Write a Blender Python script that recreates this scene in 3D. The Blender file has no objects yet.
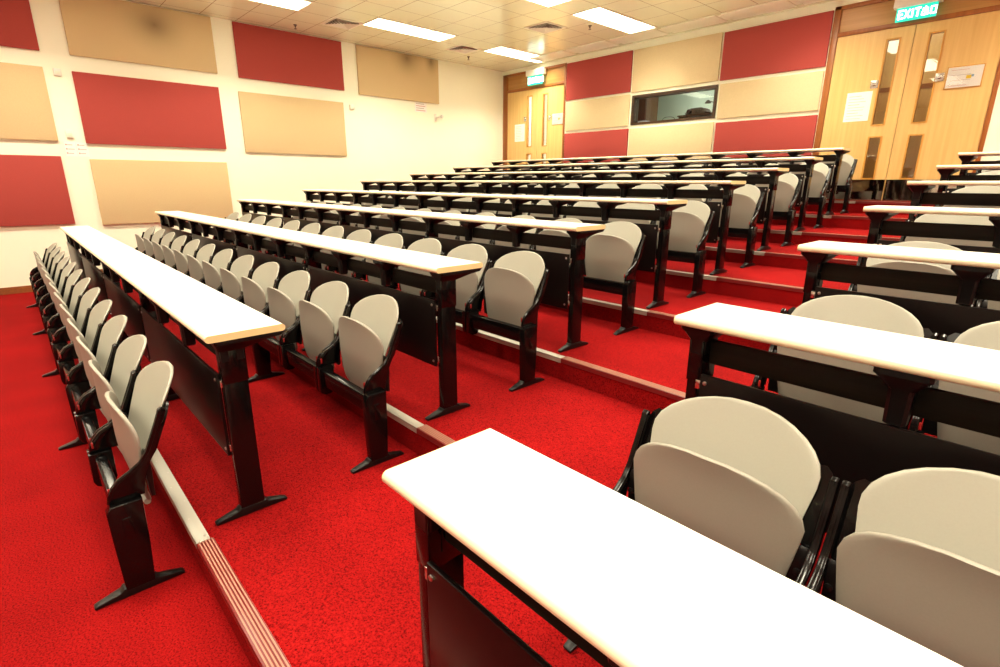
import bpy, bmesh, math, random
from mathutils import Vector, Matrix
random.seed(7)
C = bpy.context.scene.collection
PI = math.pi

# ------------------------------------------------------------------ measured layout
H = 0.1277                      # rise of one tier
PITCH = 0.9427                  # depth of one tier
DY = [-.0009, .0002, .0355, -.0004, .0024, -.0037, -.0069, -.0058]
DZ = [-.0004, .0099, .0090, .0074, .0099, -.0033, -.0072, -.0069]
XL = [-.0048, .0236, .0057, .0253, .0079, -.0134, -.0349, -.0546]
XR = [.0120, .0411, .0184, .0036, -.015, -.0363, -.0574]
RY = .813                       # riser, measured from a desk's front edge
SP = .4855                      # seat spacing
XW, YW, ZC = -7.0, 7.838, 3.6   # left wall, rear wall, ceiling
XRT, YF = 8.2, -5.2             # right wall, front wall
def zl(k): return 0.0 if k == 0 else (9*H+.006 if k == 9 else k*H + DZ[k-1])
def yd(k): return k*PITCH + (DY[k] if 0 <= k < 8 else 0)
def yr(k): return -PITCH+RY if k == 0 else (yd(k)-PITCH+RY if k < 8 else 7.405)

# ------------------------------------------------------------------ materials
def newmat(name):
    m = bpy.data.materials.new(name); m.use_nodes = True
    nt = m.node_tree; b = nt.nodes['Principled BSDF']
    return m, nt, b
def simple(name, col, rough=.5, metal=0., spec=.5, noise=0., scale=40., bump=0., bscale=200.):
    m, nt, b = newmat(name)
    b.inputs['Base Color'].default_value = (*col, 1); b.inputs['Roughness'].default_value = rough
    b.inputs['Metallic'].default_value = metal; b.inputs['Specular IOR Level'].default_value = spec
    tc = nt.nodes.new('ShaderNodeTexCoord')
    if noise:
        n = nt.nodes.new('ShaderNodeTexNoise'); n.inputs['Scale'].default_value = scale; n.inputs['Detail'].default_value = 3
        nt.links.new(tc.outputs['Object'], n.inputs['Vector'])
        mx = nt.nodes.new('ShaderNodeMix'); mx.data_type = 'RGBA'
        mx.inputs[6].default_value = (*[c*(1-noise) for c in col], 1); mx.inputs[7].default_value = (*[min(1, c*(1+noise)) for c in col], 1)
        nt.links.new(n.outputs['Fac'], mx.inputs[0]); nt.links.new(mx.outputs[2], b.inputs['Base Color'])
    if bump:
        n2 = nt.nodes.new('ShaderNodeTexNoise'); n2.inputs['Scale'].default_value = bscale; n2.inputs['Detail'].default_value = 2
        nt.links.new(tc.outputs['Object'], n2.inputs['Vector'])
        bp = nt.nodes.new('ShaderNodeBump'); bp.inputs['Strength'].default_value = bump; bp.inputs['Distance'].default_value = .002
        nt.links.new(n2.outputs['Fac'], bp.inputs['Height']); nt.links.new(bp.outputs['Normal'], b.inputs['Normal'])
    return m
def wood(name, c1, c2, axis='z', rough=.35, sc=1.0):
    m, nt, b = newmat(name)
    tc = nt.nodes.new('ShaderNodeNewGeometry'); mp = nt.nodes.new('ShaderNodeMapping')
    s = {'z': (26, 26, .9), 'x': (.9, 26, 26)}[axis]
    mp.inputs['Scale'].default_value = [v*sc for v in s]
    nt.links.new(tc.outputs['Position'], mp.inputs['Vector'])
    n = nt.nodes.new('ShaderNodeTexNoise'); n.inputs['Scale'].default_value = 1.0; n.inputs['Detail'].default_value = 5; n.inputs['Roughness'].default_value = .6
    nt.links.new(mp.outputs['Vector'], n.inputs['Vector'])
    r = nt.nodes.new('ShaderNodeValToRGB'); r.color_ramp.elements[0].position = .32; r.color_ramp.elements[1].position = .68
    r.color_ramp.elements[0].color = (*c1, 1); r.color_ramp.elements[1].color = (*c2, 1)
    nt.links.new(n.outputs['Fac'], r.inputs['Fac']); nt.links.new(r.outputs['Color'], b.inputs['Base Color'])
    b.inputs['Roughness'].default_value = rough
    return m
def emit(name, col, strength):
    m, nt, b = newmat(name)
    b.inputs['Base Color'].default_value = (*col, 1)
    b.inputs['Emission Color'].default_value = (*col, 1); b.inputs['Emission Strength'].default_value = strength
    return m
def carpet(name):
    m, nt, b = newmat(name)
    g = nt.nodes.new('ShaderNodeNewGeometry')
    n = nt.nodes.new('ShaderNodeTexNoise'); n.inputs['Scale'].default_value = 160; n.inputs['Detail'].default_value = 4; n.inputs['Roughness'].default_value = .75
    nt.links.new(g.outputs['Position'], n.inputs['Vector'])
    r = nt.nodes.new('ShaderNodeValToRGB')
    e = r.color_ramp.elements
    e[0].position = .34; e[0].color = (.035, .0008, .001, 1); e[1].position = .66; e[1].color = (.31, .0075, .0075, 1)
    e2 = r.color_ramp.elements.new(.47); e2.color = (.20, .003, .0035, 1)
    nt.links.new(n.outputs['Fac'], r.inputs['Fac'])
    n2 = nt.nodes.new('ShaderNodeTexNoise'); n2.inputs['Scale'].default_value = 2.2; n2.inputs['Detail'].default_value = 3
    nt.links.new(g.outputs['Position'], n2.inputs['Vector'])
    mr = nt.nodes.new('ShaderNodeMapRange'); mr.inputs['From Min'].default_value = .3; mr.inputs['From Max'].default_value = .7
    mr.inputs['To Min'].default_value = .82; mr.inputs['To Max'].default_value = 1.1
    nt.links.new(n2.outputs['Fac'], mr.inputs['Value'])
    mx = nt.nodes.new('ShaderNodeMix'); mx.data_type = 'RGBA'; mx.blend_type = 'MULTIPLY'; mx.inputs[0].default_value = 1
    nt.links.new(r.outputs['Color'], mx.inputs[6]); nt.links.new(mr.outputs['Result'], mx.inputs[7])
    nt.links.new(mx.outputs[2], b.inputs['Base Color'])
    b.inputs['Roughness'].default_value = .95; b.inputs['Specular IOR Level'].default_value = .05
    bp = nt.nodes.new('ShaderNodeBump'); bp.inputs['Strength'].default_value = .5; bp.inputs['Distance'].default_value = .006
    nt.links.new(n.outputs['Fac'], bp.inputs['Height']); nt.links.new(bp.outputs['Normal'], b.inputs['Normal'])
    return m
def ceiling_mat(name):
    m, nt, b = newmat(name)
    g = nt.nodes.new('ShaderNodeNewGeometry'); sx = nt.nodes.new('ShaderNodeSeparateXYZ')
    nt.links.new(g.outputs['Position'], sx.inputs[0])
    def math_(op, a, v=None):
        n = nt.nodes.new('ShaderNodeMath'); n.operation = op
        if isinstance(a, (int, float)): n.inputs[0].default_value = a
        else: nt.links.new(a, n.inputs[0])
        if v is not None:
            if isinstance(v, (int, float)): n.inputs[1].default_value = v
            else: nt.links.new(v, n.inputs[1])
        return n.outputs[0]
    def line(sock, off, step, w):
        t = math_('DIVIDE', math_('ADD', sock, off), step)
        f = math_('FRACT', t); d = math_('ABSOLUTE', math_('SUBTRACT', f, .5))
        return math_('GREATER_THAN', d, .5-w/step)
    lx = line(sx.outputs[0], 4.42+48.5, .485, .0045); ly = line(sx.outputs[1], -4.435+47.2, .472, .0045)
    l = math_('MAXIMUM', lx, ly)
    l = math_('MULTIPLY', l, math_('LESS_THAN', sx.outputs[1], 7.27))
    mx = nt.nodes.new('ShaderNodeMix'); mx.data_type = 'RGBA'
    mx.inputs[6].default_value = (.80, .78, .56, 1); mx.inputs[7].default_value = (.36, .27, .16, 1)
    nt.links.new(l, mx.inputs[0]); nt.links.new(mx.outputs[2], b.inputs['Base Color'])
    b.inputs['Roughness'].default_value = .16; b.inputs['Specular IOR Level'].default_value = .5
    return m
def stained_panel(name, col, stains):
    """fabric panel with soot smudges where the photograph shows them (world y, z, radius)"""
    m, nt, b = newmat(name)
    g = nt.nodes.new('ShaderNodeNewGeometry')
    tot = None
    for (y, z, ry, rz) in stains:
        mp = nt.nodes.new('ShaderNodeMapping'); mp.vector_type = 'POINT'
        mp.inputs['Location'].default_value = (0, -y/ry, -z/rz); mp.inputs['Scale'].default_value = (0, 1/ry, 1/rz)
        nt.links.new(g.outputs['Position'], mp.inputs['Vector'])
        gr = nt.nodes.new('ShaderNodeTexGradient'); gr.gradient_type = 'QUADRATIC_SPHERE'
        nt.links.new(mp.outputs['Vector'], gr.inputs['Vector'])
        if tot is None: tot = gr.outputs['Fac']
        else:
            a = nt.nodes.new('ShaderNodeMath'); a.operation = 'MAXIMUM'
            nt.links.new(tot, a.inputs[0]); nt.links.new(gr.outputs['Fac'], a.inputs[1]); tot = a.outputs[0]
    mx = nt.nodes.new('ShaderNodeMix'); mx.data_type = 'RGBA'
    mx.inputs[6].default_value = (*col, 1); mx.inputs[7].default_value = (*[c*.42 for c in col], 1)
    nt.links.new(tot, mx.inputs[0]); nt.links.new(mx.outputs[2], b.inputs['Base Color'])
    b.inputs['Roughness'].default_value = .95; b.inputs['Specular IOR Level'].default_value = .1
    return m
def glass(name, tint=(1, 1, 1), refl=.08):
    m = bpy.data.materials.new(name); m.use_nodes = True; nt = m.node_tree; nt.nodes.clear()
    o = nt.nodes.new('ShaderNodeOutputMaterial'); t = nt.nodes.new('ShaderNodeBsdfTransparent'); gl = nt.nodes.new('ShaderNodeBsdfGlossy')
    t.inputs['Color'].default_value = (*tint, 1); gl.inputs['Roughness'].default_value = .01
    mx = nt.nodes.new('ShaderNodeMixShader'); lw = nt.nodes.new('ShaderNodeLayerWeight'); lw.inputs['Blend'].default_value = .12
    ad = nt.nodes.new('ShaderNodeMath'); ad.operation = 'ADD'; ad.inputs[1].default_value = refl; ad.use_clamp = True
    nt.links.new(lw.outputs['Fresnel'], ad.inputs[0]); nt.links.new(ad.outputs[0], mx.inputs['Fac'])
    nt.links.new(t.outputs[0], mx.inputs[1]); nt.links.new(gl.outputs[0], mx.inputs[2]); nt.links.new(mx.outputs[0], o.inputs['Surface'])
    return m

M = {}
M['carpet'] = carpet('red_carpet')
M['wall'] = simple('cream_paint', (.93, .925, .77), .6, noise=.02, scale=3)
M['ceiling'] = ceiling_mat('ceiling_tiles')
M['ceil_panel'] = simple('ceiling_access_panel', (.84, .82, .68), .3)
M['steel'] = simple('black_steel', (.0025, .002, .002), .17, spec=.35, bump=.03, bscale=300)
M['steel_matt'] = simple('black_cast', (.004, .0032, .0032), .36, spec=.28)
M['rail'] = wood('dark_rail_laminate', (.006, .004, .003), (.016, .011, .007), 'x', .5)
M['rail'].node_tree.nodes['Principled BSDF'].inputs['Specular IOR Level'].default_value = .15
M['panel'] = simple('dark_modesty_laminate', (.005, .0032, .003), .3, spec=.2, noise=.15, scale=60)
M['desk'] = simple('white_laminate', (.84, .82, .76), .28, bump=.01, bscale=400)
M['nose'] = simple('cream_bullnose', (.80, .70, .50), .3)
M['band'] = simple('cream_edge_band', (.80, .62, .32), .45)
M['seat'] = simple('beige_seat_plastic', (.27, .25, .205), .5, noise=.05, scale=220, bump=.06, bscale=600)
M['back'] = simple('beige_back_plastic', (.34, .327, .272), .45, noise=.04, scale=220, bump=.06, bscale=600)
M['spring'] = simple('red_spring_plastic', (.30, .012, .01), .4)
M['chrome'] = simple('brushed_steel', (.62, .6, .56), .25, metal=1)
M['mirror'] = simple('polished_kick_plate', (.60, .57, .53), .06, metal=1)
M['nosing'] = simple('aluminium_nosing', (.45, .42, .36), .38, metal=.35)
M['ribbed'] = simple('red_stair_nosing', (.15, .012, .012), .3)
M['rib'] = simple('tan_rib', (.34, .16, .11), .4)
M['beige'] = simple('beige_fabric', (.64, .487, .28), .95, spec=.1, noise=.10, scale=90, bump=.25, bscale=260)
M['beige_rear'] = simple('beige_rear_fabric', (.68, .54, .33), .95, spec=.1, noise=.07, scale=60, bump=.2, bscale=260)
M['red'] = simple('maroon_fabric', (.39, .066, .057), .95, spec=.1, noise=.10, scale=120, bump=.25, bscale=260)
M['stain_a'] = stained_panel('beige_fabric_stained', (.64, .487, .28), [(1.50, 3.36, .50, .42)])
M['stain_b'] = stained_panel('beige_fabric_sooty', (.64, .487, .28), [(5.45, 3.52, .42, .42), (5.98, 3.53, .2, .3)])
M['door'] = wood('maple_veneer', (.68, .43, .15), (.76, .52, .20), 'z', .32)
M['frame'] = wood('cherry_frame', (.25, .072, .012), (.36, .115, .02), 'z', .35)
M['transom'] = wood('transom_veneer', (.38, .18, .045), (.50, .26, .08), 'x', .35)
M['bead'] = wood('window_bead', (.55, .26, .04), (.65, .34, .07), 'z', .35)
M['skirting'] = wood('brown_skirting', (.20, .06, .015), (.28, .09, .025), 'x', .4)
M['booth_frame'] = wood('walnut_frame', (.03, .014, .005), (.065, .028, .010), 'x', .35)
M['light_frame'] = simple('light_frame', (.82, .76, .62), .3)
M['lamp'] = emit('lit_diffuser_and_lip', (1, .93, .71), 4.5)
M['vent'] = simple('vent_enamel', (.70, .63, .52), .35)
M['dark'] = simple('painted_gap_shade', (.02, .015, .012), .8)
M['white'] = simple('white_plastic', (.80, .77, .70), .4)
M['paper'] = simple('paper', (.90, .89, .86), .8)
M['ink'] = simple('grey_ink', (.50, .44, .43), .8)
M['redink'] = simple('red_ink', (.66, .36, .34), .8)
M['yellow'] = simple('yellow_note', (.85, .62, .05), .8)
M['blue'] = simple('blue_note', (.25, .45, .62), .8)
M['glass'] = glass('clear_glass', (.93, .97, .95), .03)
M['cover'] = glass('clear_cover', (1, 1, 1), .02)
M['glass_door'] = glass('door_glass', (.9, .9, .88), .10)
M['exit_green'] = emit('exit_green', (.01, .50, .34), 1.0)
M['exit_white'] = emit('exit_white', (.95, 1, .97), 1.3)
M['booth_wall'] = simple('grey_green_wall', (.50, .58, .47), .7)
M['black'] = simple('black_plastic', (.02, .018, .017), .4)
M['brown'] = simple('dark_brown_plastic', (.10, .075, .055), .45)
M['cloth'] = simple('bluish_cloth', (.50, .55, .66), .9, noise=.3, scale=60)
M['orange_wood'] = wood('orange_wood', (.05, .018, .004), (.09, .034, .008), 'z', .4)
M['corr_wall'] = simple('corridor_paint', (.85, .82, .74), .6)
M['screw'] = simple('screw_steel', (.55, .5, .46), .3, metal=1)

# ------------------------------------------------------------------ mesh helpers
class MB:
    def __init__(s): s.v = []; s.f = []; s.m = []
    def add(s, vs, fs, mi=0):
        o = len(s.v); s.v += [tuple(p) for p in vs]; s.f += [tuple(i+o for i in f) for f in fs]; s.m += [mi]*len(fs); return s
    def bm(s, b, mi=0):
        b.verts.index_update()
        s.add([v.co[:] for v in b.verts], [[v.index for v in f.verts] for f in b.faces], mi); b.free(); return s
    def box(s, x0, x1, y0, y1, z0, z1, mi=0, bev=0, seg=2):
        if not bev:
            return s.add([(x0,y0,z0),(x1,y0,z0),(x1,y1,z0),(x0,y1,z0),(x0,y0,z1),(x1,y0,z1),(x1,y1,z1),(x0,y1,z1)],
                         [(0,3,2,1),(4,5,6,7),(0,1,5,4),(1,2,6,5),(2,3,7,6),(3,0,4,7)], mi)
        b = bmesh.new(); bmesh.ops.create_cube(b, size=1)
        for v in b.verts: v.co = Vector(((x0+x1)/2+v.co.x*(x1-x0), (y0+y1)/2+v.co.y*(y1-y0), (z0+z1)/2+v.co.z*(z1-z0)))
        bmesh.ops.bevel(b, geom=b.edges[:], offset=bev, segments=seg, profile=.5, affect='EDGES')
        return s.bm(b, mi)
    def prism(s, poly, a0, a1, axis='x', mi=0, bev=0, seg=2):
        """extrude a 2-D outline along an axis: x -> (y,z), y -> (x,z), z -> (x,y)"""
        def P(a, p): return {'x': (a, p[0], p[1]), 'y': (p[0], a, p[1]), 'z': (p[0], p[1], a)}[axis]
        b = bmesh.new()
        A = [b.verts.new(P(a0, p)) for p in poly]; B = [b.verts.new(P(a1, p)) for p in poly]; n = len(poly)
        b.faces.new(A); b.faces.new(B[::-1])
        for i in range(n): b.faces.new((A[i], B[i], B[(i+1) % n], A[(i+1) % n]))
        bmesh.ops.recalc_face_normals(b, faces=b.faces)
        if bev:
            ed = [e for e in b.edges if abs((e.verts[0].co-e.verts[1].co).dot(Vector(P(1, (0, 0))))) < 1e-6]
            bmesh.ops.bevel(b, geom=ed, offset=bev, segments=seg, profile=.5, affect='EDGES')
        return s.bm(b, mi)
    def lathe(s, prof, c=(0, 0, 0), n=20, mi=0, axis='z'):
        o = len(s.v); vs = []; fs = []
        for r, h in prof:
            for i in range(n):
                a = 2*PI*i/n
                p = (r*math.cos(a), r*math.sin(a), h)
                if axis == 'y': p = (p[0], p[2], p[1])
                if axis == 'x': p = (p[2], p[0], p[1])
                vs.append((c[0]+p[0], c[1]+p[1], c[2]+p[2]))
        for j in range(len(prof)-1):
            for i in range(n): fs.append((j*n+i, j*n+(i+1) % n, (j+1)*n+(i+1) % n, (j+1)*n+i))
        fs.append(tuple(range(n))[::-1]); fs.append(tuple((len(prof)-1)*n+i for i in range(n)))
        return s.add(vs, fs, mi)
    def tube(s, pts, r, n=8, mi=0):
        pts = [Vector(p) for p in pts]; vs = []; fs = []
        for k, p in enumerate(pts):
            t = (pts[min(k+1, len(pts)-1)]-pts[max(k-1, 0)]).normalized()
            u = t.cross(Vector((0, 0, 1))); u = u.normalized() if u.length > 1e-3 else Vector((1, 0, 0)); w = t.cross(u)
            for i in range(n): a = 2*PI*i/n; vs.append(p+r*(u*math.cos(a)+w*math.sin(a)))
        for k in range(len(pts)-1):
            for i in range(n): fs.append((k*n+i, k*n+(i+1) % n, (k+1)*n+(i+1) % n, (k+1)*n+i))
        fs.append(tuple(range(n))[::-1]); fs.append(tuple((len(pts)-1)*n+i for i in range(n)))
        return s.add(vs, fs, mi)
    def build(s, name, mats, parent=None, smooth=35, fixn=True):
        me = bpy.data.meshes.new(name); me.from_pydata(s.v, [], s.f)
        for m in (mats if isinstance(mats, (list, tuple)) else [mats]): me.materials.append(m)
        me.polygons.foreach_set('material_index', s.m)
        if fixn:
            b = bmesh.new(); b.from_mesh(me); bmesh.ops.recalc_face_normals(b, faces=b.faces); b.to_mesh(me); b.free()
        if smooth:
            me.polygons.foreach_set('use_smooth', [True]*len(me.polygons)); me.set_sharp_from_angle(angle=math.radians(smooth))
        me.update()
        o = bpy.data.objects.new(name, me); C.objects.link(o)
        if parent is not None: o.parent = parent
        return o
def tag(o, label, cat, group=None):
    o['label'] = label; o['category'] = cat
    if group: o['group'] = group
    return o
def thing(name, label, cat, loc=(0, 0, 0), group=None):
    o = bpy.data.objects.new(name, None); C.objects.link(o); o.location = loc; o.empty_display_size = .05
    return tag(o, label, cat, group)
def struct(name, mb, mats, parent=None, **k):
    o = mb.build(name, mats, parent, **k)
    if parent is None: o['kind'] = 'structure'
    return o
def struct_empty(name, loc=(0, 0, 0)):
    o = bpy.data.objects.new(name, None); C.objects.link(o); o.location = loc; o['kind'] = 'structure'; o.empty_display_size = .1
    return o
def dup(o, parent=None):
    c = o.copy(); C.objects.link(c)
    if parent is not None: c.parent = parent
    for ch in list(o.children): dup(ch, c)
    return c
ORD = ['first', 'second', 'third', 'fourth', 'fifth', 'sixth', 'seventh', 'eighth', 'ninth', 'tenth', 'eleventh', 'twelfth', 'thirteenth']

# ------------------------------------------------------------------ room shell
m = MB()
ys = [YF] + [yr(k) for k in range(9)] + [YW+.1]
# one stepped floor: the profile of all tiers extruded across the room
prof = [(YF, -.2), (YF, 0)]
for k in range(9): prof += [(yr(k), zl(k)), (yr(k), zl(k+1))]
prof += [(YW+2.0, zl(9)), (YW+2.0, -.2)]
m.prism(prof, XW-.05, XRT+.05, 'x')
struct('floor', m, M['carpet'], smooth=0)
m = MB(); m.box(XW-.1, XRT+.1, YF-.1, YW+.1, ZC, ZC+.1)
struct('ceiling', m, M['ceiling'], smooth=0)
m = MB(); m.box(XW-.12, XW, YF-.1, YW+.1, -.1, ZC)
struct('wall_left', m, M['wall'], smooth=0)
m = MB(); m.box(XRT, XRT+.12, YF-.1, YW+.1, -.1, ZC)
struct('wall_right', m, M['wall'], smooth=0)
m = MB(); m.box(XW-.1, XRT+.1, YF-.12, YF, -.1, ZC)
struct('wall_front', m, M['wall'], smooth=0)
# rear wall with two door openings and the projection window
DZT = 3.52                      # top of the door surrounds
LD0, LD1 = -6.965, -5.225       # left door opening
RD0, RD1 = -.765, .99           # right door opening
WX0, WX1, WZ0, WZ1 = -3.72, -2.212, 2.322, 2.792
m = MB()
z9 = zl(9)
m.box(XW, LD0, YW, YW+.12, z9-.2, ZC); m.box(LD1, RD0, YW, YW+.12, z9-.2, WZ0); m.box(LD1, RD0, YW, YW+.12, WZ1, ZC)
m.box(LD1, WX0, YW, YW+.12, WZ0, WZ1); m.box(WX1, RD0, YW, YW+.12, WZ0, WZ1); m.box(RD1, XRT, YW, YW+.12, z9-.2, ZC)
m.box(LD0, LD1, YW, YW+.12, DZT, ZC); m.box(RD0, RD1, YW, YW+.12, DZT, ZC)
struct('wall_rear', m, M['wall'], smooth=0)
# brown skirting up the left wall, tier by tier, and along the front wall
m = MB()
for k in range(9):
    y0 = YF if k == 0 else yr(k-1); y1 = yr(k)
    m.box(XW, XW+.014, y0, y1, zl(k), zl(k)+.085)
m.box(XW, XW+.014, yr(8), YW, z9, z9+.085)
struct('baseboard_left', m, M['skirting'], smooth=0)
m = MB(); m.box(XW, XRT, YF, YF+.014, 0, .085)
struct('baseboard_front', m, M['skirting'], smooth=0)
m = MB(); m.box(LD1, RD0, YW-.014, YW, z9, z9+.085)
struct('baseboard_rear', m, M['skirting'], smooth=0)

# access panels along the rear edge of the ceiling
for i in range(11):
    x0 = -5.75+.925*i
    m = MB(); m.box(x0+.03, x0+.86, 7.30, 7.70, ZC-.012, ZC, bev=.003)
    m.box(x0+.87, x0+.945, 7.36, 7.64, ZC-.006, ZC)
    o = m.build('ceiling_access_panel', M['ceil_panel'])
    tag(o, 'long pale panel in the ceiling strip along the rear wall', 'ceiling panel', 'pale panels along the rear edge of the ceiling')

# ------------------------------------------------------------------ stair nosings
tn = 0
for k in range(9):
    y0 = yr(k); z = zl(k+1); xs = (.017 if k == 0 else .017+XL[min(k-1, 7)]) if k else .017
    if k == 8: xs = -.05
    xe = 1.12
    for (a, b) in ((XW+.02, xs), (xe, 4.6)):
        if k == 8 and a > 0: continue
        tn += 1
        m = MB(); m.box(a, b, y0-.004, y0+.042, z-.001, z+.005, bev=.0015); m.box(a, b, y0-.004, y0, z-.024, z+.004)
        n = max(2, int((b-a)/.14))
        for i in range(n):
            xx = b-.03-(b-a-.05)*i/(n-1)
            m.lathe([(.0035, 0), (.0035, .0006), (.002, .0008)], (xx, y0+.03-.018*(i % 2), z+.005), 8, 1)
        struct('trim_%d' % tn, m, [M['nosing'], M['screw']])
    tn += 1
    a, b = (xs+.002, xe-.002) if k < 8 else (xs+.002, 1.6)
    m = MB(); m.box(a, b, y0-.005, y0+.052, z-.001, z+.004, bev=.0015); m.box(a, b, y0-.005, y0, z-.022, z+.003)
    for j in range(5):
        yy = y0+.002+j*.0102; m.box(a+.001, b-.001, yy, yy+.0045, z+.003, z+.0065, 1)
    struct('trim_%d' % tn, m, [M['ribbed'], M['rib']], smooth=30)

# ------------------------------------------------------------------ folding seats
OY = .64                        # the seat's own origin, measured from the tier's desk edge
def sheet(fy, width, z0, z1, nu=14, nv=20, th=.011, bulge=None):
    """thick moulded plate: outline half-width width(z), depth fy(u, z), with rounded rim"""
    m = MB(); F = []; B = []
    zz = [z0+(z1-z0)*(.5-.5*math.cos(PI*j/nv)) for j in range(nv+1)]
    for j, z in enumerate(zz):
        w = max(width(z), .004)
        for i in range(nu+1):
            u = -1+2*i/nu
            u = math.sin(u*PI/2)
            edge = max(abs(u), 0)
            rim = th*.5*math.sqrt(max(0, 1-max(0, (edge-.94)/.06)**2*.75))
            if j < 1 or j > nv-1: rim *= .5
            y = fy(u*w, z)
            F.append((u*w, y-rim, z)); B.append((u*w, y+rim, z))
    n = nu+1; N = len(F); fs = []
    for j in range(nv):
        for i in range(nu):
            a = j*n+i
            fs.append((a, a+1, a+n+1, a+n)); fs.append((N+a, N+a+n, N+a+n+1, N+a+1))
    ring = [i for i in range(n)] + [j*n+nu for j in range(1, nv+1)] + [nv*n+i for i in range(nu-1, -1, -1)] + [j*n for j in range(nv-1, 0, -1)]
    for a, b in zip(ring, ring[1:]+ring[:1]): fs.append((b, a, N+a, N+b))
    m.add(F+B, fs)
    return m
def seat_w(z):
    zt = .635; zb = .250
    w = .160+.052*min(1, max(0, (z-zb)/.28))**.8
    t = (z-.515)/(zt-.515)
    if t > 0: w *= (1-min(1, t)**2.3)**(1/2.3)
    t = (.305-z)/(.305-zb)
    if t > 0: w *= (1-min(1, t)**2.4)**(1/2.2)
    return w
def seat_y(x, z):
    y = .714-OY-.036*(1-(x/.212)**2)*min(1, max(.3, (z-.25)/.2))
    t = max(0, (z-.56)/.08); y -= .006*t**2
    t = max(0, (.33-z)/.08); y += .020*t**2
    return y
def back_w(z):
    zt = .715; zb = .385
    w = .160+.044*min(1, max(0, (z-zb)/.22))**.75
    t = (z-.618)/(zt-.618)
    if t > 0: w *= (1-min(1, t)**2.0)**(1/2.05)
    t = (.44-z)/(.44-zb)
    if t > 0: w *= (1-min(1, t)**2.4)**(1/2.2)
    return w
def back_y(x, z):
    return .742-OY+.43*(z-.51)+.045*(1-(x/.205)**2)
ARM = [(.594,.352),(.598,.376),(.612,.404),(.634,.428),(.668,.446),(.700,.468),(.724,.502),(.744,.548),(.762,.590),(.775,.622),
       (.779,.636),(.789,.642),(.800,.637),(.801,.622),(.786,.590),(.768,.540),(.752,.496),(.730,.456),(.716,.425),(.706,.390),(.700,.352)]
def arm_mesh(s):
    m = MB(); pl = [(y-OY, z) for y, z in ARM]
    m.prism(pl, s*.2235, s*.2405, 'x', bev=.004)
    # raised outer rib following the S of the arm
    rib = [(.606,.364),(.618,.394),(.640,.420),(.676,.440),(.710,.464),(.736,.500),(.758,.548),(.776,.590),(.789,.628)]
    m.tube([(s*.2312, y-OY, z) for y, z in rib], .0098, 8)
    # socket wing that wraps behind the edge of the backrest
    out = [(.236,.500),(.236,.590),(.232,.618),(.222,.640),(.208,.652),(.197,.650),(.190,.630),(.190,.560),(.196,.490),(.215,.470)]
    q = []
    for d in (.008, .015):
        for x, z in out: q.append((s*x, .744-OY+.43*(z-.51)+d, z-.43*d))
    n = len(out); fs = [tuple(range(n)), tuple(range(2*n-1, n-1, -1))]+[(i, n+i, n+(i+1) % n, (i+1) % n) for i in range(n)]
    m.add(q, fs)
    return m
def hinge_mesh(s):
    m = MB()
    m.prism([(.718-OY,.325),(.713-OY,.44),(.716-OY,.480),(.724-OY,.490),(.733-OY,.484),(.734-OY,.42),(.730-OY,.325)], s*.176, s*.2235, 'x', bev=.004)
    m.lathe([(.009, 0), (.009, -.005), (.005, -.007)], (s*.212, .714-OY, .430), 10, axis='y')
    return m
seat_mb = sheet(seat_y, seat_w, .250, .635, th=.013)
back_mb = sheet(back_y, back_w, .385, .715, th=.011)
proto = thing('folding_seat', 'x', 'chair')
seat_o = seat_mb.build('seat', M['seat'], proto, smooth=50)
# rolled rear edge of the seat pan, seen end-on at its foot
m = MB(); m.tube([(-.13, .700-OY+.012, .262), (0, .694-OY+.012, .256), (.13, .700-OY+.012, .262)], .011, 10)
m.build('rolled_edge', M['back'], seat_o)
back_mb.build('backrest', M['back'], proto, smooth=50)
for s in (-1, 1):
    arm_mesh(s).build('side_arm', M['steel'], proto)
    hg = hinge_mesh(s).build('hinge_bracket', M['steel_matt'], proto)
    m = MB(); m.box(s*.2165-.003, s*.2165+.003, .604-OY, .611-OY, .372, .396, bev=.0015); m.build('spring_cover', M['spring'], hg)

# ------------------------------------------------------------------ seat benches
def foot_mesh(y0, y1, cy):
    m = MB(); a, b = y0-cy, y1-cy
    pl = [(a, .002), (a-.001, .010), (a+.012, .015), (-.056, .030), (-.047, .040), (.047, .040), (.056, .030), (b-.012, .015), (b+.001, .010), (b, .002)]
    b_ = bmesh.new(); n = len(pl)
    def hw(y): return .024-.010*min(1, abs(y)/.13)
    A = [b_.verts.new((-hw(p[0]), p[0], p[1])) for p in pl]; B = [b_.verts.new((hw(p[0]), p[0], p[1])) for p in pl]
    for i in range(n): b_.faces.new((A[i], B[i], B[(i+1) % n], A[(i+1) % n]))
    b_.faces.new(A[::-1]); b_.faces.new(B)
    bmesh.ops.recalc_face_normals(b_, faces=b_.faces)
    bmesh.ops.bevel(b_, geom=[e for e in b_.edges], offset=.003, segments=2, profile=.5, affect='EDGES', clamp_overlap=True)
    m.bm(b_); return m
bench_leg = MB(); bench_leg.prism([(.593-OY,.030),(.678-OY,.030),(.686-OY,.20),(.688-OY,.3505),(.600-OY,.3505),(.586-OY,.330),(.588-OY,.20)], -.021, .021, 'x', bev=.004)
bench_leg.box(-.024, .024, .622-OY, .650-OY, .225, .300, bev=.002)
bench_foot = foot_mesh(.502-.634, .766-.634, 0)
clamp = MB(); clamp.prism([(.588-OY,.350),(.586-OY,.235),(.594-OY,.215),(.612-OY,.205),(.640-OY,.205),(.656-OY,.215),(.664-OY,.235),(.664-OY,.350)], -.036, -.004, 'x', bev=.004)
clamp.prism([(.588-OY,.350),(.586-OY,.235),(.594-OY,.215),(.612-OY,.205),(.640-OY,.205),(.656-OY,.215),(.664-OY,.235),(.664-OY,.350)], .004, .036, 'x', bev=.004)
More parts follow.
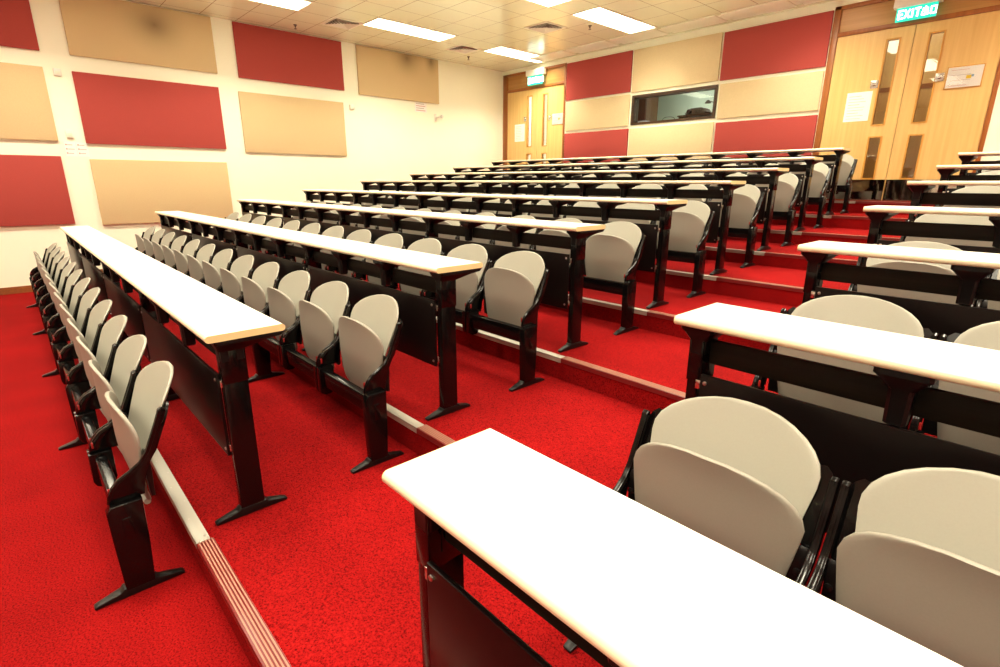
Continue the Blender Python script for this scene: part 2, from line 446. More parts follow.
clamp.box(-.03, .03, .600-OY, .652-OY, .22, .345)
first = {}
def part(key, mb, name, mat, parent, loc=(0, 0, 0)):
    if key not in first:
        o = mb.build(name, mat, parent); first[key] = o
    else:
        o = first[key].copy(); o.name = name; C.objects.link(o); o.parent = parent
    o.location = loc
    return o
def bench(x_end, dirn, nseat, legs, y, z, label):
    t = thing('seat_bench', label, 'seat bench', (x_end, y+OY, z), 'black steel benches carrying the folding seats')
    L = nseat*SP
    m = MB(); a, b = sorted((dirn*.0, dirn*L)); m.box(a, b, .606-OY, .644-OY, .252, .334, bev=.006); m.build('beam', M['steel'], t)
    for i in range(nseat+1):
        if i in legs:
            lg = part('bleg', bench_leg, 'leg', M['steel'], t, (dirn*i*SP, 0, 0))
            part('bfoot', bench_foot, 'foot', M['steel_matt'], lg, (0, .634-OY, 0))
        else:
            part('bclamp', clamp, 'clamp', M['steel'], t, (dirn*i*SP, 0, 0))
    return t
def seats(x_end, dirn, nseat, y, z, where, side, group):
    for i in range(nseat):
        global used
        o = proto if not used else dup(proto)
        used = True
        o.location = (x_end+dirn*(i+.5)*SP, y+OY, z)
        o['label'] = 'beige folding seat %s from the aisle, %s' % (ORD[i], where); o['group'] = group
used = False
for k in range(9):
    y = -PITCH if k == 0 else yd(k-1); z = zl(k); dx = 0 if k == 0 else XL[k-1]
    if k == 0: where = "row in front of the long left desks"; bl = 'black steel bench under the frontmost long row of folding seats'
    else:
        where = "behind the left block's %s desk" % ORD[k-1]; bl = "black steel bench of the seats behind the left block's %s desk" % ORD[k-1]
    bench(-.0447+dx, -1, 12, (0, 3, 6, 9, 12), y, z, bl)
    seats(-.0447+dx, -1, 12, y, z, where, 'left', 'folding seats of the left block')
for k in range(1, 8):
    y = yd(k-1); z = zl(k); x0 = 1.137+.055+XR[k-1]-(.008, .040, .022, .012, 0, 0, 0)[k-1]
    where = "behind the right block's %s desk" % ORD[k-1]
    bench(x0, 1, 3, (0, 3), y, z, "black steel bench of the seats behind the right block's %s desk" % ORD[k-1])
    seats(x0, 1, 3, y, z, where, 'right', 'folding seats of the right block')

# ------------------------------------------------------------------ long desks
def desk_profile():
    T, D, r = .026, .271, .0125; pts = []
    for (cy, cz, a0) in ((r, .74-r, 180), (D-r, .74-r, 90)):
        for i in range(7):
            a = math.radians(a0-i*15); pts.append((cy+r*math.cos(a), cz+r*math.sin(a)))
    for (cy, cz, a0) in ((D-r, .74-T+r, 0), (r, .74-T+r, -90)):
        for i in range(7):
            a = math.radians(a0-i*15); pts.append((cy+r*math.cos(a), cz+r*math.sin(a)))
    return pts
DP = desk_profile()
LY = .0865                      # column centre
col = MB(); col.prism([(-.0445,.03),(.0415,.03),(.0415,.56),(-.0415,.56)], -.019, .019, 'x', bev=.003)
col.box(-.022, .022, -.0435, .0445, .545, .675, bev=.003)
col.box(.0205, .0245, -.014, .014, .575, .668, bev=.0015); col.box(-.0245, -.0205, -.014, .014, .575, .668, bev=.0015)
def flare(post):
    m = MB(); b = bmesh.new()
    if post: rings = [(.576,-.014,-.044,-.014),(.581,-.022,-.052,-.008),(.664,-.024,-.054,-.006),(.688,-.044,-.066,.07),(.699,-.055,-.074,.16),(.714,-.055,-.074,.185)]
    else: rings = [(.630,-.024,-.044,.045),(.668,-.024,-.044,.045),(.690,-.040,-.052,.12),(.700,-.050,-.058,.175),(.714,-.050,-.060,.188)]
    R = []
    for z, x, y0, y1 in rings:
        c = min(.008, abs(x)*.4)
        R.append([b.verts.new(p) for p in ((x+c,y0,z),(-x-c,y0,z),(-x,y0+c,z),(-x,y1-c,z),(-x-c,y1,z),(x+c,y1,z),(x,y1-c,z),(x,y0+c,z))])
    for A, B in zip(R, R[1:]):
        for i in range(8): b.faces.new((A[i], A[(i+1) % 8], B[(i+1) % 8], B[i]))
    b.faces.new(R[0][::-1]); b.faces.new(R[-1]); bmesh.ops.recalc_face_normals(b, faces=b.faces)
    return m.bm(b)
post_mb, flare_mb = flare(True), flare(False)
desk_foot = foot_mesh(-.049-LY, .215-LY, 0)
mod_panel = {}
def desk(x_end, dirn, nseat, legs, lead, y, z, label):
    """x_end: desk end beside the aisle; lead: distance from that end to the first leg"""
    t = thing('lecture_desk', label, 'desk', (x_end, y, z), 'long white lecture desks in tiered rows')
    L = nseat*SP+2*lead if dirn > 0 else 5.951+abs(0)
    L = nseat*SP+2*lead-.02
    a, b = sorted((0, dirn*L))
    m = MB(); e = .0025
    m.prism(DP, a+e, b-e, 'x'); dt = m.build('desktop', [M['desk'], M['nose']], t, smooth=25)
    for pl in dt.data.polygons:
        if pl.normal.y < -.25 and abs(pl.normal.x) < .5: pl.material_index = 1
    for q0, q1 in ((a, a+e), (b-e, b)):
        m = MB(); m.prism(DP, q0, q1, 'x'); m.build('edge_band', M['band'], dt, smooth=25)
    xs = [dirn*(lead+SP*i) for i in range(nseat+1)]
    lo, hi = min(xs), max(xs)
    m = MB(); m.box(lo, hi, .080, .094, .598, .670, bev=.002); m.build('rail', M['rail'], t)
    lx = sorted(xs[i] for i in legs)
    for p0, p1 in zip(lx, lx[1:]):
        key = round(p1-p0, 3)
        if key not in mod_panel:
            m = MB(); w = p1-p0
            m.box(.026, w-.026, .034, .046, .248, .576, bev=.003)
            o = m.build('modesty_panel', M['panel'], t); mod_panel[key] = o
            for sx in (.042, w-.042):
                for sz in (.275, .552):
                    mm = MB(); mm.lathe([(.006, 0), (.006, -.003), (.003, -.0045)], (sx, .034, sz), 10, axis='y'); mm.build('screw', M['screw'], o)
            for sx in (.010, w-.026):
                for sz in (.285, .540):
                    mm = MB(); mm.box(sx, sx+.018, .040, .054, sz-.014, sz+.014, bev=.002); mm.build('clip', M['chrome'], o)
        else: o = dup(mod_panel[key], t)
        o.location = (p0, 0, 0)
    for i, x in enumerate(xs):
        if i in legs:
            lg = part('dleg', col, 'leg', M['steel'], t, (x, LY, 0))
            part('dfoot', desk_foot, 'foot', M['steel_matt'], lg)
            part('dflare', flare_mb, 'support_bracket', M['steel_matt'], t, (x, LY, 0))
        else:
            part('dpost', post_mb, 'support_bracket', M['steel_matt'], t, (x, LY, 0))
    return t
for k in range(8):
    nm = 'frontmost' if k == 0 else ('rearmost' if k == 7 else ORD[k])
    lab = 'long white desk of the left block, %s row%s' % (nm, '' if k in (0, 7) else ' from the front')
    desk(XL[k], -1, 12, (0, 3, 6, 9, 12), .051, yd(k), zl(k+1), lab)
for k in range(7):
    nm = 'nearest the camera' if k == 0 else ('rearmost row' if k == 6 else '%s row from the front' % ORD[k])
    desk(1.137+XR[k], 1, 3, (0, 3), .055, yd(k), zl(k+1), 'white desk of the right block, %s' % nm)

# ------------------------------------------------------------------ acoustic panels
def lpanel(y0, y1, z0, z1, mat, label):
    m = MB(); m.box(XW+.002, XW+.032, y0, y1, z0, z1, bev=.005, seg=3)
    tag(m.build('acoustic_panel', mat), label, 'wall panel', 'fabric panels on the left wall')
lpanel(-1.42, .245, 2.868, 3.585, M['red'], 'maroon fabric panel high on the left wall, cut by the picture edge')
lpanel(-1.42, .238, 1.845, 2.690, M['beige'], 'beige fabric panel at mid height, leftmost on the left wall')
lpanel(-1.42, .228, .828, 1.665, M['red'], 'low maroon fabric panel at the left end of the left wall')
lpanel(.53, 2.21, 2.862, 3.585, M['stain_a'], 'beige fabric panel under the ceiling with a grey smudge, above the central maroon panel')
lpanel(.515, 2.195, 1.830, 2.678, M['red'], 'maroon fabric panel in the middle row of the left wall, centre column')
lpanel(.515, 2.17, .800, 1.640, M['beige'], 'low beige fabric panel below the central maroon panel')
lpanel(2.50, 4.178, 2.845, 3.585, M['red'], 'dark maroon fabric panel under the ceiling, between two beige ones')
lpanel(2.465, 4.14, 1.797, 2.655, M['beige'], 'beige fabric panel below the dark maroon one under the ceiling')
lpanel(4.45, 6.147, 2.815, 3.585, M['stain_b'], 'beige fabric panel with sooty top edge nearest the rear corner')
def rpanel(x0, x1, z0, z1, mat, label):
    m = MB(); m.box(x0, x1, YW-.030, YW-.002, z0, z1, bev=.005, seg=3)
    tag(m.build('acoustic_panel', mat), label, 'wall panel', 'fabric panels on the rear wall')
rpanel(-5.200, -3.768, 2.858, 3.498, M['red'], 'maroon fabric panel high beside the far door on the rear wall')
rpanel(-5.195, -3.762, 2.315, 2.820, M['beige_rear'], 'beige fabric panel between the far door and the booth window')
rpanel(-5.200, -3.755, 1.62, 2.270, M['red'], 'low maroon fabric panel beside the far door')
rpanel(-3.735, -2.222, 2.843, 3.495, M['beige_rear'], 'beige fabric panel directly above the booth window')
rpanel(-3.728, -2.215, 1.62, 2.265, M['beige_rear'], 'beige fabric panel directly below the booth window')
rpanel(-2.190, -.776, 2.838, 3.485, M['red'], 'large maroon fabric panel high beside the near door')
rpanel(-2.172, -.778, 2.304, 2.788, M['beige_rear'], 'beige fabric panel between the booth window and the near door')
rpanel(-2.175, -.772, 1.62, 2.250, M['red'], 'low maroon fabric panel beside the near door')

# ------------------------------------------------------------------ doors
def door(n, x0, x1, seam, wins, fw):
    """double door in a wood surround; wins: per leaf (xa, xb) of its glazed strip"""
    root = struct_empty('door_%d' % n, (0, 0, 0))
    zb = z9; zt = 3.165
    yF = YW-.012                                # face of the surround
    m = MB()
    m.box(x0, x0+fw, yF, YW+.11, zb, DZT, bev=.004); m.box(x1-.045, x1, yF, YW+.11, zb, DZT, bev=.004)
    m.box(x0, x1, yF, YW+.11, DZT-.045, DZT, bev=.004); m.box(x0+fw, x1-.045, yF, YW+.11, zt, zt+.05, bev=.003)
    m.build('door_frame', M['frame'], root)
    m = MB(); m.box(x0+fw, x1-.045, YW+.02, YW+.06, zt+.05, DZT-.045); m.build('transom_panel', M['transom'], root)
    spans = ((x0+fw+.003, seam-.003), (seam+.003, x1-.048))
    for (a, b), (wa, wb) in zip(spans, wins):
        yf, yb = YW+.004, YW+.05
        rows = ((2.08, 3.04), (1.435, 1.93))
        m = MB(); zs = [zb+.006, rows[1][0], rows[1][1], rows[0][0], rows[0][1], zt-.003]
        m.box(a, wa, yf, yb, zs[0], zs[-1]); m.box(wb, b, yf, yb, zs[0], zs[-1])
        for j in (0, 2, 4): m.box(wa, wb, yf, yb, zs[j], zs[j+1])
        lf = m.build('door_leaf', M['door'], root, smooth=0)
        for r0, r1 in rows:
            m = MB(); e = .014
            m.box(wa-e, wa+.004, yf-.006, yb, r0-e, r1+e); m.box(wb-.004, wb+e, yf-.006, yb, r0-e, r1+e)
            m.box(wa, wb, yf-.006, yb, r0-e, r0+.004); m.box(wa, wb, yf-.006, yb, r1-.004, r1+e)
            m.build('window_bead', M['bead'], lf, smooth=0)
            m = MB(); m.box(wa, wb, yf+.020, yf+.026, r0, r1); m.build('glass_pane', M['glass_door'], lf, smooth=0)
        m = MB(); m.box(a+.004, b-.004, yf-.004, yf, zb+.008, 1.418); m.build('kick_plate', M['mirror'], lf, smooth=0)
    return root
d1 = door(1, LD0, LD1, -5.962, ((-6.247, -6.120), (-5.812, -5.690)), .125)
d2 = door(2, RD0, RD1, .127, ((-.135, -.010), (.280, .410)), .075)
def plate(x, z, parent):
    m = MB(); m.box(x-.042, x+.042, YW-.006, YW+.004, z-.045, z+.045, bev=.004); o = m.build('handle_plate', M['chrome'], parent)
    m = MB(); m.lathe([(.020, 0), (.020, -.008), (.012, -.014)], (x, YW-.006, z), 16, axis='y'); m.build('turn_button', M['chrome'], o)
plate(-.187, 2.553, d2); plate(.452, 2.556, d2); plate(-6.30, 2.62, d1); plate(-5.62, 2.60, d1)

# corridors behind the doors
def corridor(n, x0, x1, matw, lamp):
    m = MB(); ya, yb = YW+.12, YW+1.3
    m.box(x0-.6, x1+.6, yb, yb+.08, z9-.1, ZC); m.box(x0-.68, x0-.6, ya, yb, z9-.1, ZC); m.box(x1+.6, x1+.68, ya, yb, z9-.1, ZC)
    m.box(x0-.6, x1+.6, ya, yb, ZC-.1, ZC)
    if matw is M['door']:
        for i in range(5): m.box(x0-.2+i*.42, x0-.19+i*.42, yb-.004, yb, z9, ZC-.1, 1)
        m.box(x0-.6, x1+.6, yb-.012, yb, 2.62, 2.68, 1)
    struct('wall_corridor%s' % ('' if n == 1 else '_near'), m, [matw, M['frame']], smooth=0)
    t = thing('ceiling_light', 'lit white lamp in the corridor behind the %s door' % ('far' if n == 1 else 'near'), 'ceiling light', ((x0+x1)/2, (ya+yb)/2, ZC-.1))
    m = MB(); m.box(-.45, .45, -.14, .14, -.04, 0); m.build('lamp_housing', M['light_frame'], t, smooth=0)
    m = MB(); m.box(-.43, .43, -.12, .12, -.046, -.04); m.build('diffuser', lamp, t, smooth=0)
corridor(1, LD0+.6, LD1, M['corr_wall'], emit('bright_corridor_lamp', (1, .97, .9), 60))
corridor(2, RD0, RD1, M['door'], emit('dim_corridor_lamp', (1, .88, .66), 12))

# exit signs: green lit box reading EXIT and the characters for exit
def stroke(m, x0, z0, x1, z1, w, y):
    dx, dz = x1-x0, z1-z0; l = math.hypot(dx, dz); nx, nz = -dz/l*w/2, dx/l*w/2; ex, ez = dx/l*w/2*.6, dz/l*w/2*.6
    m.prism([(x0+nx-ex, z0+nz-ez), (x1+nx+ex, z1+nz+ez), (x1-nx+ex, z1-nz+ez), (x0-nx-ex, z0-nz-ez)], y-.002, y, 'y')
GLY = {'E': [(0,0,0,1),(0,1,.8,1),(0,.5,.7,.5),(0,0,.8,0)], 'X': [(0,0,.9,1),(0,1,.9,0)], 'I': [(.2,0,.2,1)], 'T': [(0,1,.9,1),(.45,0,.45,1)],
       'chu': [(.55,0,.55,1.05),(.15,.55,.15,.85),(.15,.55,.95,.55),(.95,.55,.95,.85),(0,.05,0,.4),(0,.05,1.1,.05),(1.1,.05,1.1,.4)],
       'kou': [(.05,.05,.05,.9),(.95,.05,.95,.9),(.05,.9,.95,.9),(.05,.05,.95,.05)]}
def exit_sign(xc, zc, w, hgt, label):
    t = thing('exit_sign', label, 'exit sign', (xc, YW-.012, zc))
    m = MB(); m.box(-w/2-.035, w/2+.035, -.10, 0, hgt/2, hgt/2+.115, bev=.006); m.build('housing', M['white'], t)
    m = MB(); m.box(-w/2, w/2, -.075, -.055, -hgt/2, hgt/2, bev=.003); pn = m.build('green_panel', M['exit_green'], t)
    m = MB(); y = -.0755; hh = hgt*.56; sw = hgt*.15; x = -w/2+w*.07; u = hgt*.42
    for g, adv in (('E', 1.12), ('X', 1.2), ('I', .72), ('T', 1.25), ('chu', 1.5), ('kou', 1.2)):
        sc = u if len(g) == 1 else u*.98
        for (a, b, c, d) in GLY[g]: stroke(m, x+a*sc*.82, -hh/2+b*hh, x+c*sc*.82, -hh/2+d*hh, sw*(.9 if len(g) == 1 else .72), y)
        x += adv*u*.86
    m.build('lettering', M['exit_white'], pn, smooth=0)
exit_sign(.118, 3.272, .385, .145, 'green lit exit sign with white lettering over the near door')
exit_sign(-5.965, 3.305, .40, .165, 'green lit exit sign with white lettering over the far door')

# ------------------------------------------------------------------ notices
def notice(x0, x1, z0, z1, lines, label, holder=False, left=False, mark=None):
    w, h = x1-x0, z1-z0; t = thing('notice', label, 'notice', ((x0+x1)/2, YW+.002, z0) if not left else (XW+.034, (x0+x1)/2, z0))
    if left: t.rotation_euler = (0, 0, PI/2)
    fy = 0.0
    if holder:
        m = MB(); m.box(-w/2-.012, w/2+.012, -.006, 0, -.012, h+.012, bev=.002); m.build('holder_frame', M['bead'], t); fy = -.006
    m = MB(); m.box(-w/2, w/2, fy-.002, fy, 0, h); sh = m.build('sheet', M['paper'], t, smooth=0)
    m = MB()
    for i in range(lines):
        zz = h*(.86-.76*i/max(1, lines-1)); ww = w*(.38 if i % 3 else .30)*random.uniform(.75, 1)
        m.box(-w*.40, -w*.40+2*ww, fy-.0026, fy-.002, zz-h*.009, zz+h*.009, 1 if i % 3 == 0 else 0)
    m.build('print', [M['ink'], M['redink']], sh, smooth=0)
    if mark:
        m = MB(); m.box(w*.06, w*.20, fy-.0034, fy-.002, h*.40, h*.56, 0); m.box(w*.20, w*.27, fy-.0034, fy-.002, h*.47, h*.58, 1)
        m.build('sticker', [M['yellow'], M['blue']], sh, smooth=0)
    if holder:
        m = MB(); m.box(-w/2, w/2, fy-.006, fy-.004, 0, h); m.build('clear_cover', M['cover'], t, smooth=0)
    return t
notice(-.466, -.190, 2.135, 2.482, 9, 'white paper notice on the near door, left leaf')
notice(.522, .830, 2.425, 2.640, 4, 'framed notice with a yellow sticker on the near door, right leaf', True, mark=True)
notice(-6.608, -6.314, 2.192, 2.532, 9, 'white paper notice on the far door, left leaf')
notice(-5.552, -5.268, 2.458, 2.658, 4, 'framed notice on the far door, right leaf', True, mark=True)
def wall_notice(y0, y1, z0, z1, label):
    t = thing('notice', label, 'notice', (XW+.001, (y0+y1)/2, z0)); w, h = y1-y0, z1-z0
    return t, w, h
t, w, h = wall_notice(.285, .530, 1.668, 1.838, 'pair of small printed sheets below a white box on the left wall')
for s in (-1, 1):
    m = MB(); m.box(0, .002, s*w/4-w/4+.004, s*w/4+w/4-.004, 0, h); sh = m.build('sheet', M['paper'], t, smooth=0)
    m = MB()
    for i in range(3):
        z = h*(.82-.3*i); m.box(.002, .0026, s*w/4-w*.12, s*w/4+w*(.10+.06*(i % 2)), z-.006, z+.004, 0)
    m.build('print', [M['ink'], M['redink']], sh, smooth=0)
    for i in range(3):
        z = h*(.82-.3*i); m = MB(); m.box(.002, .0026, s*w/4-w*.2, s*w/4-w*.2+w*.07, z-.008, z+.010); m.build('printed_mark', M['redink'], sh, smooth=0)
t, w, h = wall_notice(5.60, 5.868, 2.640, 2.808, 'small printed sheet below the sooty beige panel on left wall')
m = MB(); m.box(0, .002, -w/2, w/2, 0, h); sh = m.build('sheet', M['paper'], t, smooth=0)
m = MB()
for i in range(4):
    z = h*(.85-.23*i)
    m.box(.002, .0026, -w*.4, w*(.28+.1*(i % 2)), z-.006, z+.006, i % 2)
m.build('print', [M['ink'], M['redink']], sh, smooth=0)
# small boxes on the left wall
def wall_box(y, z, w, h, label, slots=3):
    t = thing('wall_sensor', label, 'wall sensor', (XW, y, z-h/2))
    m = MB(); m.box(0, .030, -w/2, w/2, 0, h, bev=.004); m.build('housing', M['white'], t)
    m = MB(); m.box(.030, .034, -w*.32, w*.32, h*.18, h*.62, bev=.001); m.build('cover_plate', M['light_frame'], t)
wall_box(.372, 2.650, .075, .080, 'small white box between the upper panels at the left wall')
wall_box(.362, 1.935, .070, .085, 'small white box just above the pair of printed sheets')
wall_box(4.305, 2.600, .085, .075, 'small white box between two beige panels below the maroon one')
t = thing('wall_bracket', 'tiny cream camera bracket near the rear corner on left wall', 'wall bracket', (XW, 6.10, 2.500))
m = MB(); m.box(0, .014, -.05, -.01, 0, .135, bev=.003); m.build('back_plate', M['white'], t)
m = MB(); m.tube([(.012, -.03, .07), (.06, .0, .075), (.09, .04, .085)], .014, 8); m.build('bracket_arm', M['white'], t)
m = MB(); m.lathe([(.012, -.03), (.03, -.02), (.034, .01), (.02, .03)], (.10, .05, .085), 12); m.build('sensor_head', M['white'], t)

# ------------------------------------------------------------------ booth window and what stands in the booth
w1 = struct_empty('window_1')
m = MB(); e = .045
m.box(WX0, WX0+e, YW-.02, YW+.13, WZ0, WZ1); m.box(WX1-e, WX1, YW-.02, YW+.13, WZ0, WZ1)
m.box(WX0+e, WX1-e, YW-.02, YW+.13, WZ0, WZ0+e*.8); m.box(WX0+e, WX1-e, YW-.02, YW+.13, WZ1-e, WZ1)
m.build('window_frame', M['booth_frame'], w1, smooth=0)
m = MB(); m.box(WX0+e, WX1-e, YW+.05, YW+.056, WZ0+e*.8, WZ1-e); m.build('window_pane', M['glass'], w1, smooth=0)
by0, by1, bx0, bx1 = YW+.12, YW+1.7, -4.4, -1.3
m = MB(); m.box(bx0, bx1, by1, by1+.08, z9, ZC); m.box(bx0-.08, bx0, by0, by1+.08, z9, ZC); m.box(bx1, bx1+.08, by0, by1+.08, z9, ZC); m.box(bx0, bx1, by0, by1, 3.3, 3.38)
struct('wall_booth', m, M['booth_wall'], smooth=0)
t = thing('ceiling_light', 'lit lamp on the booth ceiling behind the booth window', 'ceiling light', (-2.9, 8.8, 3.3))
m = MB(); m.box(-.6, .6, -.15, .15, -.04, 0); m.build('lamp_housing', M['light_frame'], t, smooth=0)
m = MB(); m.box(-.58, .58, -.13, .13, -.046, -.04); m.build('diffuser', emit('booth_lamp', (1, .98, .9), 17.0), t, smooth=0)
t = thing('cupboard', 'tall orange-brown cupboard seen at the left inside the booth window', 'cupboard', (-4.13, 8.76, z9))
m = MB(); m.box(-.25, .22, -.2, .2, 0, 1.95, bev=.005); m.build('carcass', M['orange_wood'], t)
m = MB(); m.box(-.24, -.02, -.215, -.2, .06, 1.92, bev=.003); m.build('door', M['orange_wood'], t)
m = MB(); m.box(-.01, .21, -.215, -.2, .06, 1.92, bev=.003); m.build('door', M['orange_wood'], t)
t = thing('control_bench', 'wooden bench top along the sill inside the booth', 'bench', (-3.0, 8.28, z9))
m = MB(); m.box(-.82, 1.1, -.25, .22, 1.165, 1.20, bev=.004); m.build('bench_top', M['orange_wood'], t)
for sx in (-.78, 1.04):
    for sy in (-.22, .17): m = MB(); m.box(sx, sx+.05, sy, sy+.05, 0, 1.165); m.build('leg', M['booth_frame'], t, smooth=0)
bz = z9+1.20
t = thing('equipment_riser', 'low wooden shelf under the projector in the booth', 'shelf', (-2.68, 8.34, bz))
m = MB(); m.box(-.38, .30, -.14, .14, .075, .10, bev=.003); m.build('shelf_board', M['orange_wood'], t)
for sx in (-.36, .26): m = MB(); m.box(sx, sx+.02, -.13, .13, 0, .075); m.build('support', M['booth_frame'], t, smooth=0)
t = thing('projector', 'dark brown projector on the low shelf behind the booth window', 'projector', (-2.76, 8.34, bz+.10))
m = MB(); m.prism([(-.17,.0),(.17,.0),(.18,.03),(.15,.075),(.09,.10),(-.08,.095),(-.15,.06),(-.18,.025)], -.12, .10, 'y', bev=.012); m.build('body', M['brown'], t)
m = MB(); m.lathe([(.034, 0), (.036, -.03), (.030, -.05), (.026, -.05), (.022, -.035)], (-.09, -.12, .045), 18, axis='y'); m.build('lens', M['black'], t)
for i in range(5):
    pass
m = MB(); [m.box(.0+.025*i, .012+.025*i, -.123, -.119, .02, .06) for i in range(5)]; m.build('grille', M['black'], t, smooth=0)
t = thing('desk_lamp', 'small jointed lamp above the right end of the booth shelf', 'lamp', (-2.46, 8.34, bz+.10))
m = MB(); m.lathe([(.04, 0), (.04, .012), (.012, .018)], (0, 0, 0), 16); m.build('base', M['brown'], t)
m = MB(); m.tube([(0, 0, .01), (.03, 0, .09), (-.01, 0, .155), (-.14, 0, .195)], .007, 8); m.build('arm', M['brown'], t)
m = MB(); m.lathe([(.015, .03), (.045, .0), (.05, -.02), (.044, -.02)], (-.15, 0, .18), 16); m.build('lamp_shade', M['brown'], t)
b = MB()
for i in range(3): b.box(-.13+.012*i, .13-.02*i, -.09, .09, .02*i, .02*i+.018, bev=.005)
o = b.build('folded_cloth', M['cloth']); o.location = (-3.70, 8.2, bz); tag(o, 'bluish white folded cloth at the left end of booth bench', 'cloth')
b = MB(); b.tube([(.16*math.cos(a)*(.5+.5*abs(math.sin(a))), .02*math.sin(a*2), .007+.085*max(0, math.sin(a))) for a in [PI*i/16 for i in range(17)]] , .005, 6)
b.tube([(-.16, 0, .006), (-.24, .03, .05), (-.30, .05, .055), (-.36, .03, .006)], .005, 6)
o = b.build('cable', M['black']); o.location = (-3.22, 8.2, bz); tag(o, 'looped black cable lying on the booth bench', 'cable')

# ------------------------------------------------------------------ ceiling fixtures
LAMP_W, SPREAD = 30.0, 125
def troffer(x0, y0, label, seen=True):
    w, l = .485, 1.416
    t = thing('ceiling_light', label, 'ceiling light', (x0+w/2, y0+l/2, ZC), 'recessed fluorescent ceiling lights')
    m = MB(); f = .018; d = .012
    m.box(-w/2, -w/2+f, -l/2, l/2, -d, 0, bev=.002); m.box(w/2-f, w/2, -l/2, l/2, -d, 0, bev=.002)
    m.box(-w/2+f, w/2-f, -l/2, -l/2+f, -d, 0, bev=.002); m.box(-w/2+f, w/2-f, l/2-f, l/2, -d, 0, bev=.002)
    for i in (1, 2): yy = -l/2+l*i/3; m.box(w/2-.05, w/2-f, yy-.006, yy+.006, -d, -.002)
    m.build('light_frame', M['light_frame'], t, smooth=0)
    m = MB(); m.box(w/2-.062, w/2-.05, -l/2+f, l/2-f, -d+.001, -.002); m.build('divider', M['light_frame'], t, smooth=0)
    m = MB(); m.box(-w/2+f, w/2-.062, -l/2+f, l/2-f, -.007, -.002); m.build('diffuser', M['lamp'], t, smooth=0)
    la = bpy.data.lights.get('fluorescent_tubes') or bpy.data.lights.new('fluorescent_tubes', 'AREA')
    la.shape = 'RECTANGLE'; la.size = w-.09; la.size_y = l-.06; la.energy = LAMP_W; la.color = (1, .93, .71); la.spread = math.radians(SPREAD)
    lo = bpy.data.objects.new('fluorescent_tubes', la); C.objects.link(lo); lo.parent = t; lo.location = (-.02, 0, -.016)
    m = MB(); m.box(w/2-.05, w/2-f, -l/2+f, l/2-f, -.006, -.002); m.build('glowing_side_lip', M['lamp'], t, smooth=0)  # reflective side lip, no lamp of its own; its brightness is put in as emission
A, B = -5.875, -3.45
troffer(A, 1.600, 'lit ceiling light above the dark maroon panel, cut by the top edge')
troffer(A, 3.960, 'lit ceiling light in the left column, in front of a vent')
troffer(A, 6.310, 'lit ceiling light nearest the rear left corner')
troffer(B, 3.960, 'lit ceiling light cut by the top edge, above the middle vent')
troffer(B, 5.830, 'lit ceiling light in front of the booth window')
hid = 'recessed fluorescent light in the ceiling outside the picture'
troffer(A, -.76, hid); troffer(A, -3.12, hid); troffer(B, 1.6, hid); troffer(B, -.76, hid); troffer(B, -3.12, hid)
for x in (-1.025, 1.40, 3.825, 6.25):
    for y in (-3.12, -.76, 1.6, 3.96, 5.83): troffer(x, y, hid)
def vent(x, y, label, s=.36):
    t = thing('ceiling_vent', label, 'air vent', (x, y, ZC), 'square louvred ceiling vents')
    m = MB(); r = s/2
    m.box(-r-.05, -r, -r-.05, r+.05, -.006, 0); m.box(r, r+.05, -r-.05, r+.05, -.006, 0); m.box(-r, r, -r-.05, -r, -.006, 0); m.box(-r, r, r, r+.05, -.006, 0)
    m.build('frame', M['vent'], t, smooth=0)
    m = MB(); m.box(-r, r, -r, r, -.003, -.001); m.build('gap_shade_sheet', M['dark'], t, smooth=0)  # near-black sheet paints the shade in the gaps behind the louvres
    for i in range(5):
        ro = r*(1-.19*i); ri = ro-.030; m = MB(); zo, zi = -.020+.002*i, -.003
        q = []
        for a, z in ((ro, zo), (ri, zi)):
            q += [(-a, -a, z), (a, -a, z), (a, a, z), (-a, a, z)]
        q += [(p[0], p[1], p[2]+.003) for p in q]
        fs = []
        for j in range(4):
            k = (j+1) % 4
            fs += [(j, k, 4+k, 4+j), (8+j, 12+j, 12+k, 8+k), (j, 8+j, 8+k, k), (4+j, 4+k, 12+k, 12+j)]
        m.add(q, fs); m.build('louvre', M['vent'], t, smooth=0)
vent(-6.03, 3.735, 'square ceiling vent above the dark maroon panel')
vent(-6.02, 6.00, 'square ceiling vent between the two left column lights near the rear')
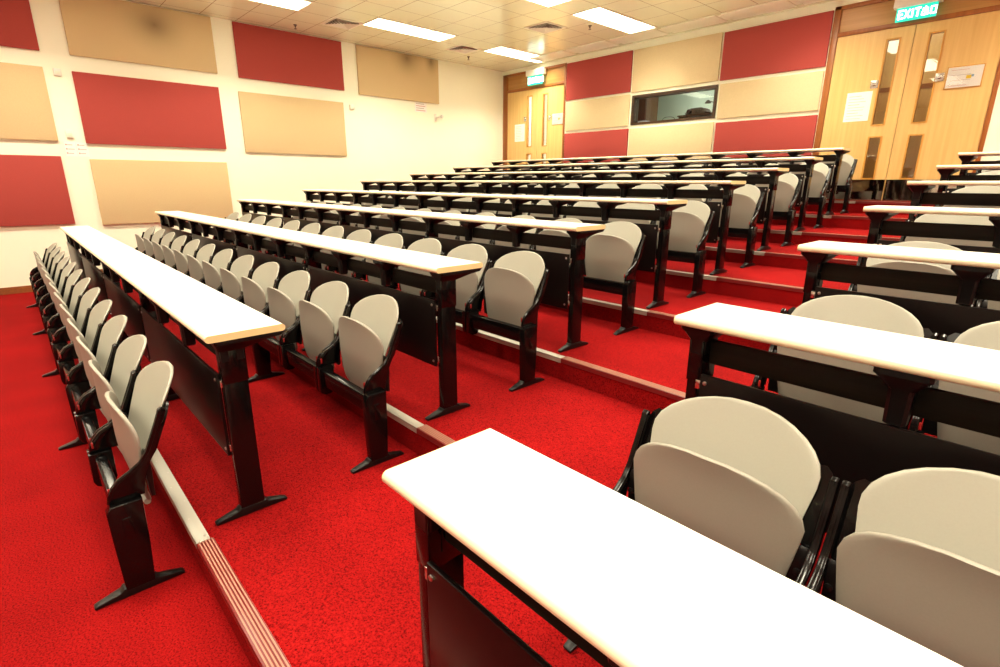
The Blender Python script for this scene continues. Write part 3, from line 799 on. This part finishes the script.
vent(-4.13, 6.055, 'square ceiling vent between the middle ceiling lights')
def sprinkler(x, y, label):
    t = thing('ceiling_sprinkler', label, 'sprinkler', (x, y, ZC))
    m = MB(); m.lathe([(.028, 0), (.026, -.008), (.012, -.012), (.010, -.035)], n=14); m.build('body', M['brown'], t)
    m = MB(); m.lathe([(.022, -.052), (.022, -.055), (.006, -.058)], n=14); m.build('deflector', M['brown'], t)
    for s in (-1, 1): m = MB(); m.tube([(s*.009, 0, -.03), (s*.013, 0, -.042), (s*.004, 0, -.053)], .0025, 6); m.build('frame_arm', M['brown'], t)
sprinkler(-6.58, 3.26, 'small brown sprinkler head above the dark maroon panel')
sprinkler(-6.41, 6.43, 'small brown sprinkler head near the rear left corner')
sprinkler(-3.61, 6.46, 'small brown sprinkler head beside the light in front of booth')

# ------------------------------------------------------------------ camera, world, view
cam = bpy.data.cameras.new('camera'); co = bpy.data.objects.new('camera', cam); C.objects.link(co)
cam.sensor_width = 36; cam.lens = 524.6991/1000*36; cam.clip_start = .02
r = Vector((0.67671186, 0.73623931, 0.003569)); u = Vector((-0.20664997, 0.18528447, 0.96071091)); f = Vector((-0.70665186, 0.650862, -0.27752803))
mt = Matrix(((r.x, u.x, -f.x, 1.9141), (r.y, u.y, -f.y, -.4148), (r.z, u.z, -f.z, 1.3728), (0, 0, 0, 1)))
co.matrix_world = mt
sc = bpy.context.scene; sc.camera = co
w = bpy.data.worlds.new('world'); sc.world = w; w.use_nodes = True
w.node_tree.nodes['Background'].inputs['Color'].default_value = (1, .9, .75, 1); w.node_tree.nodes['Background'].inputs['Strength'].default_value = .02
sc.view_settings.view_transform = 'Standard'; sc.view_settings.look = 'None'; sc.view_settings.gamma = 1; sc.view_settings.use_curve_mapping = False
sc.view_settings.exposure = 0.7
sc.cycles.use_denoising = True
sc.cycles.max_bounces = 8; sc.cycles.diffuse_bounces = 4; sc.cycles.caustics_reflective = False; sc.cycles.caustics_refractive = False
sc.cycles.sample_clamp_indirect = 6
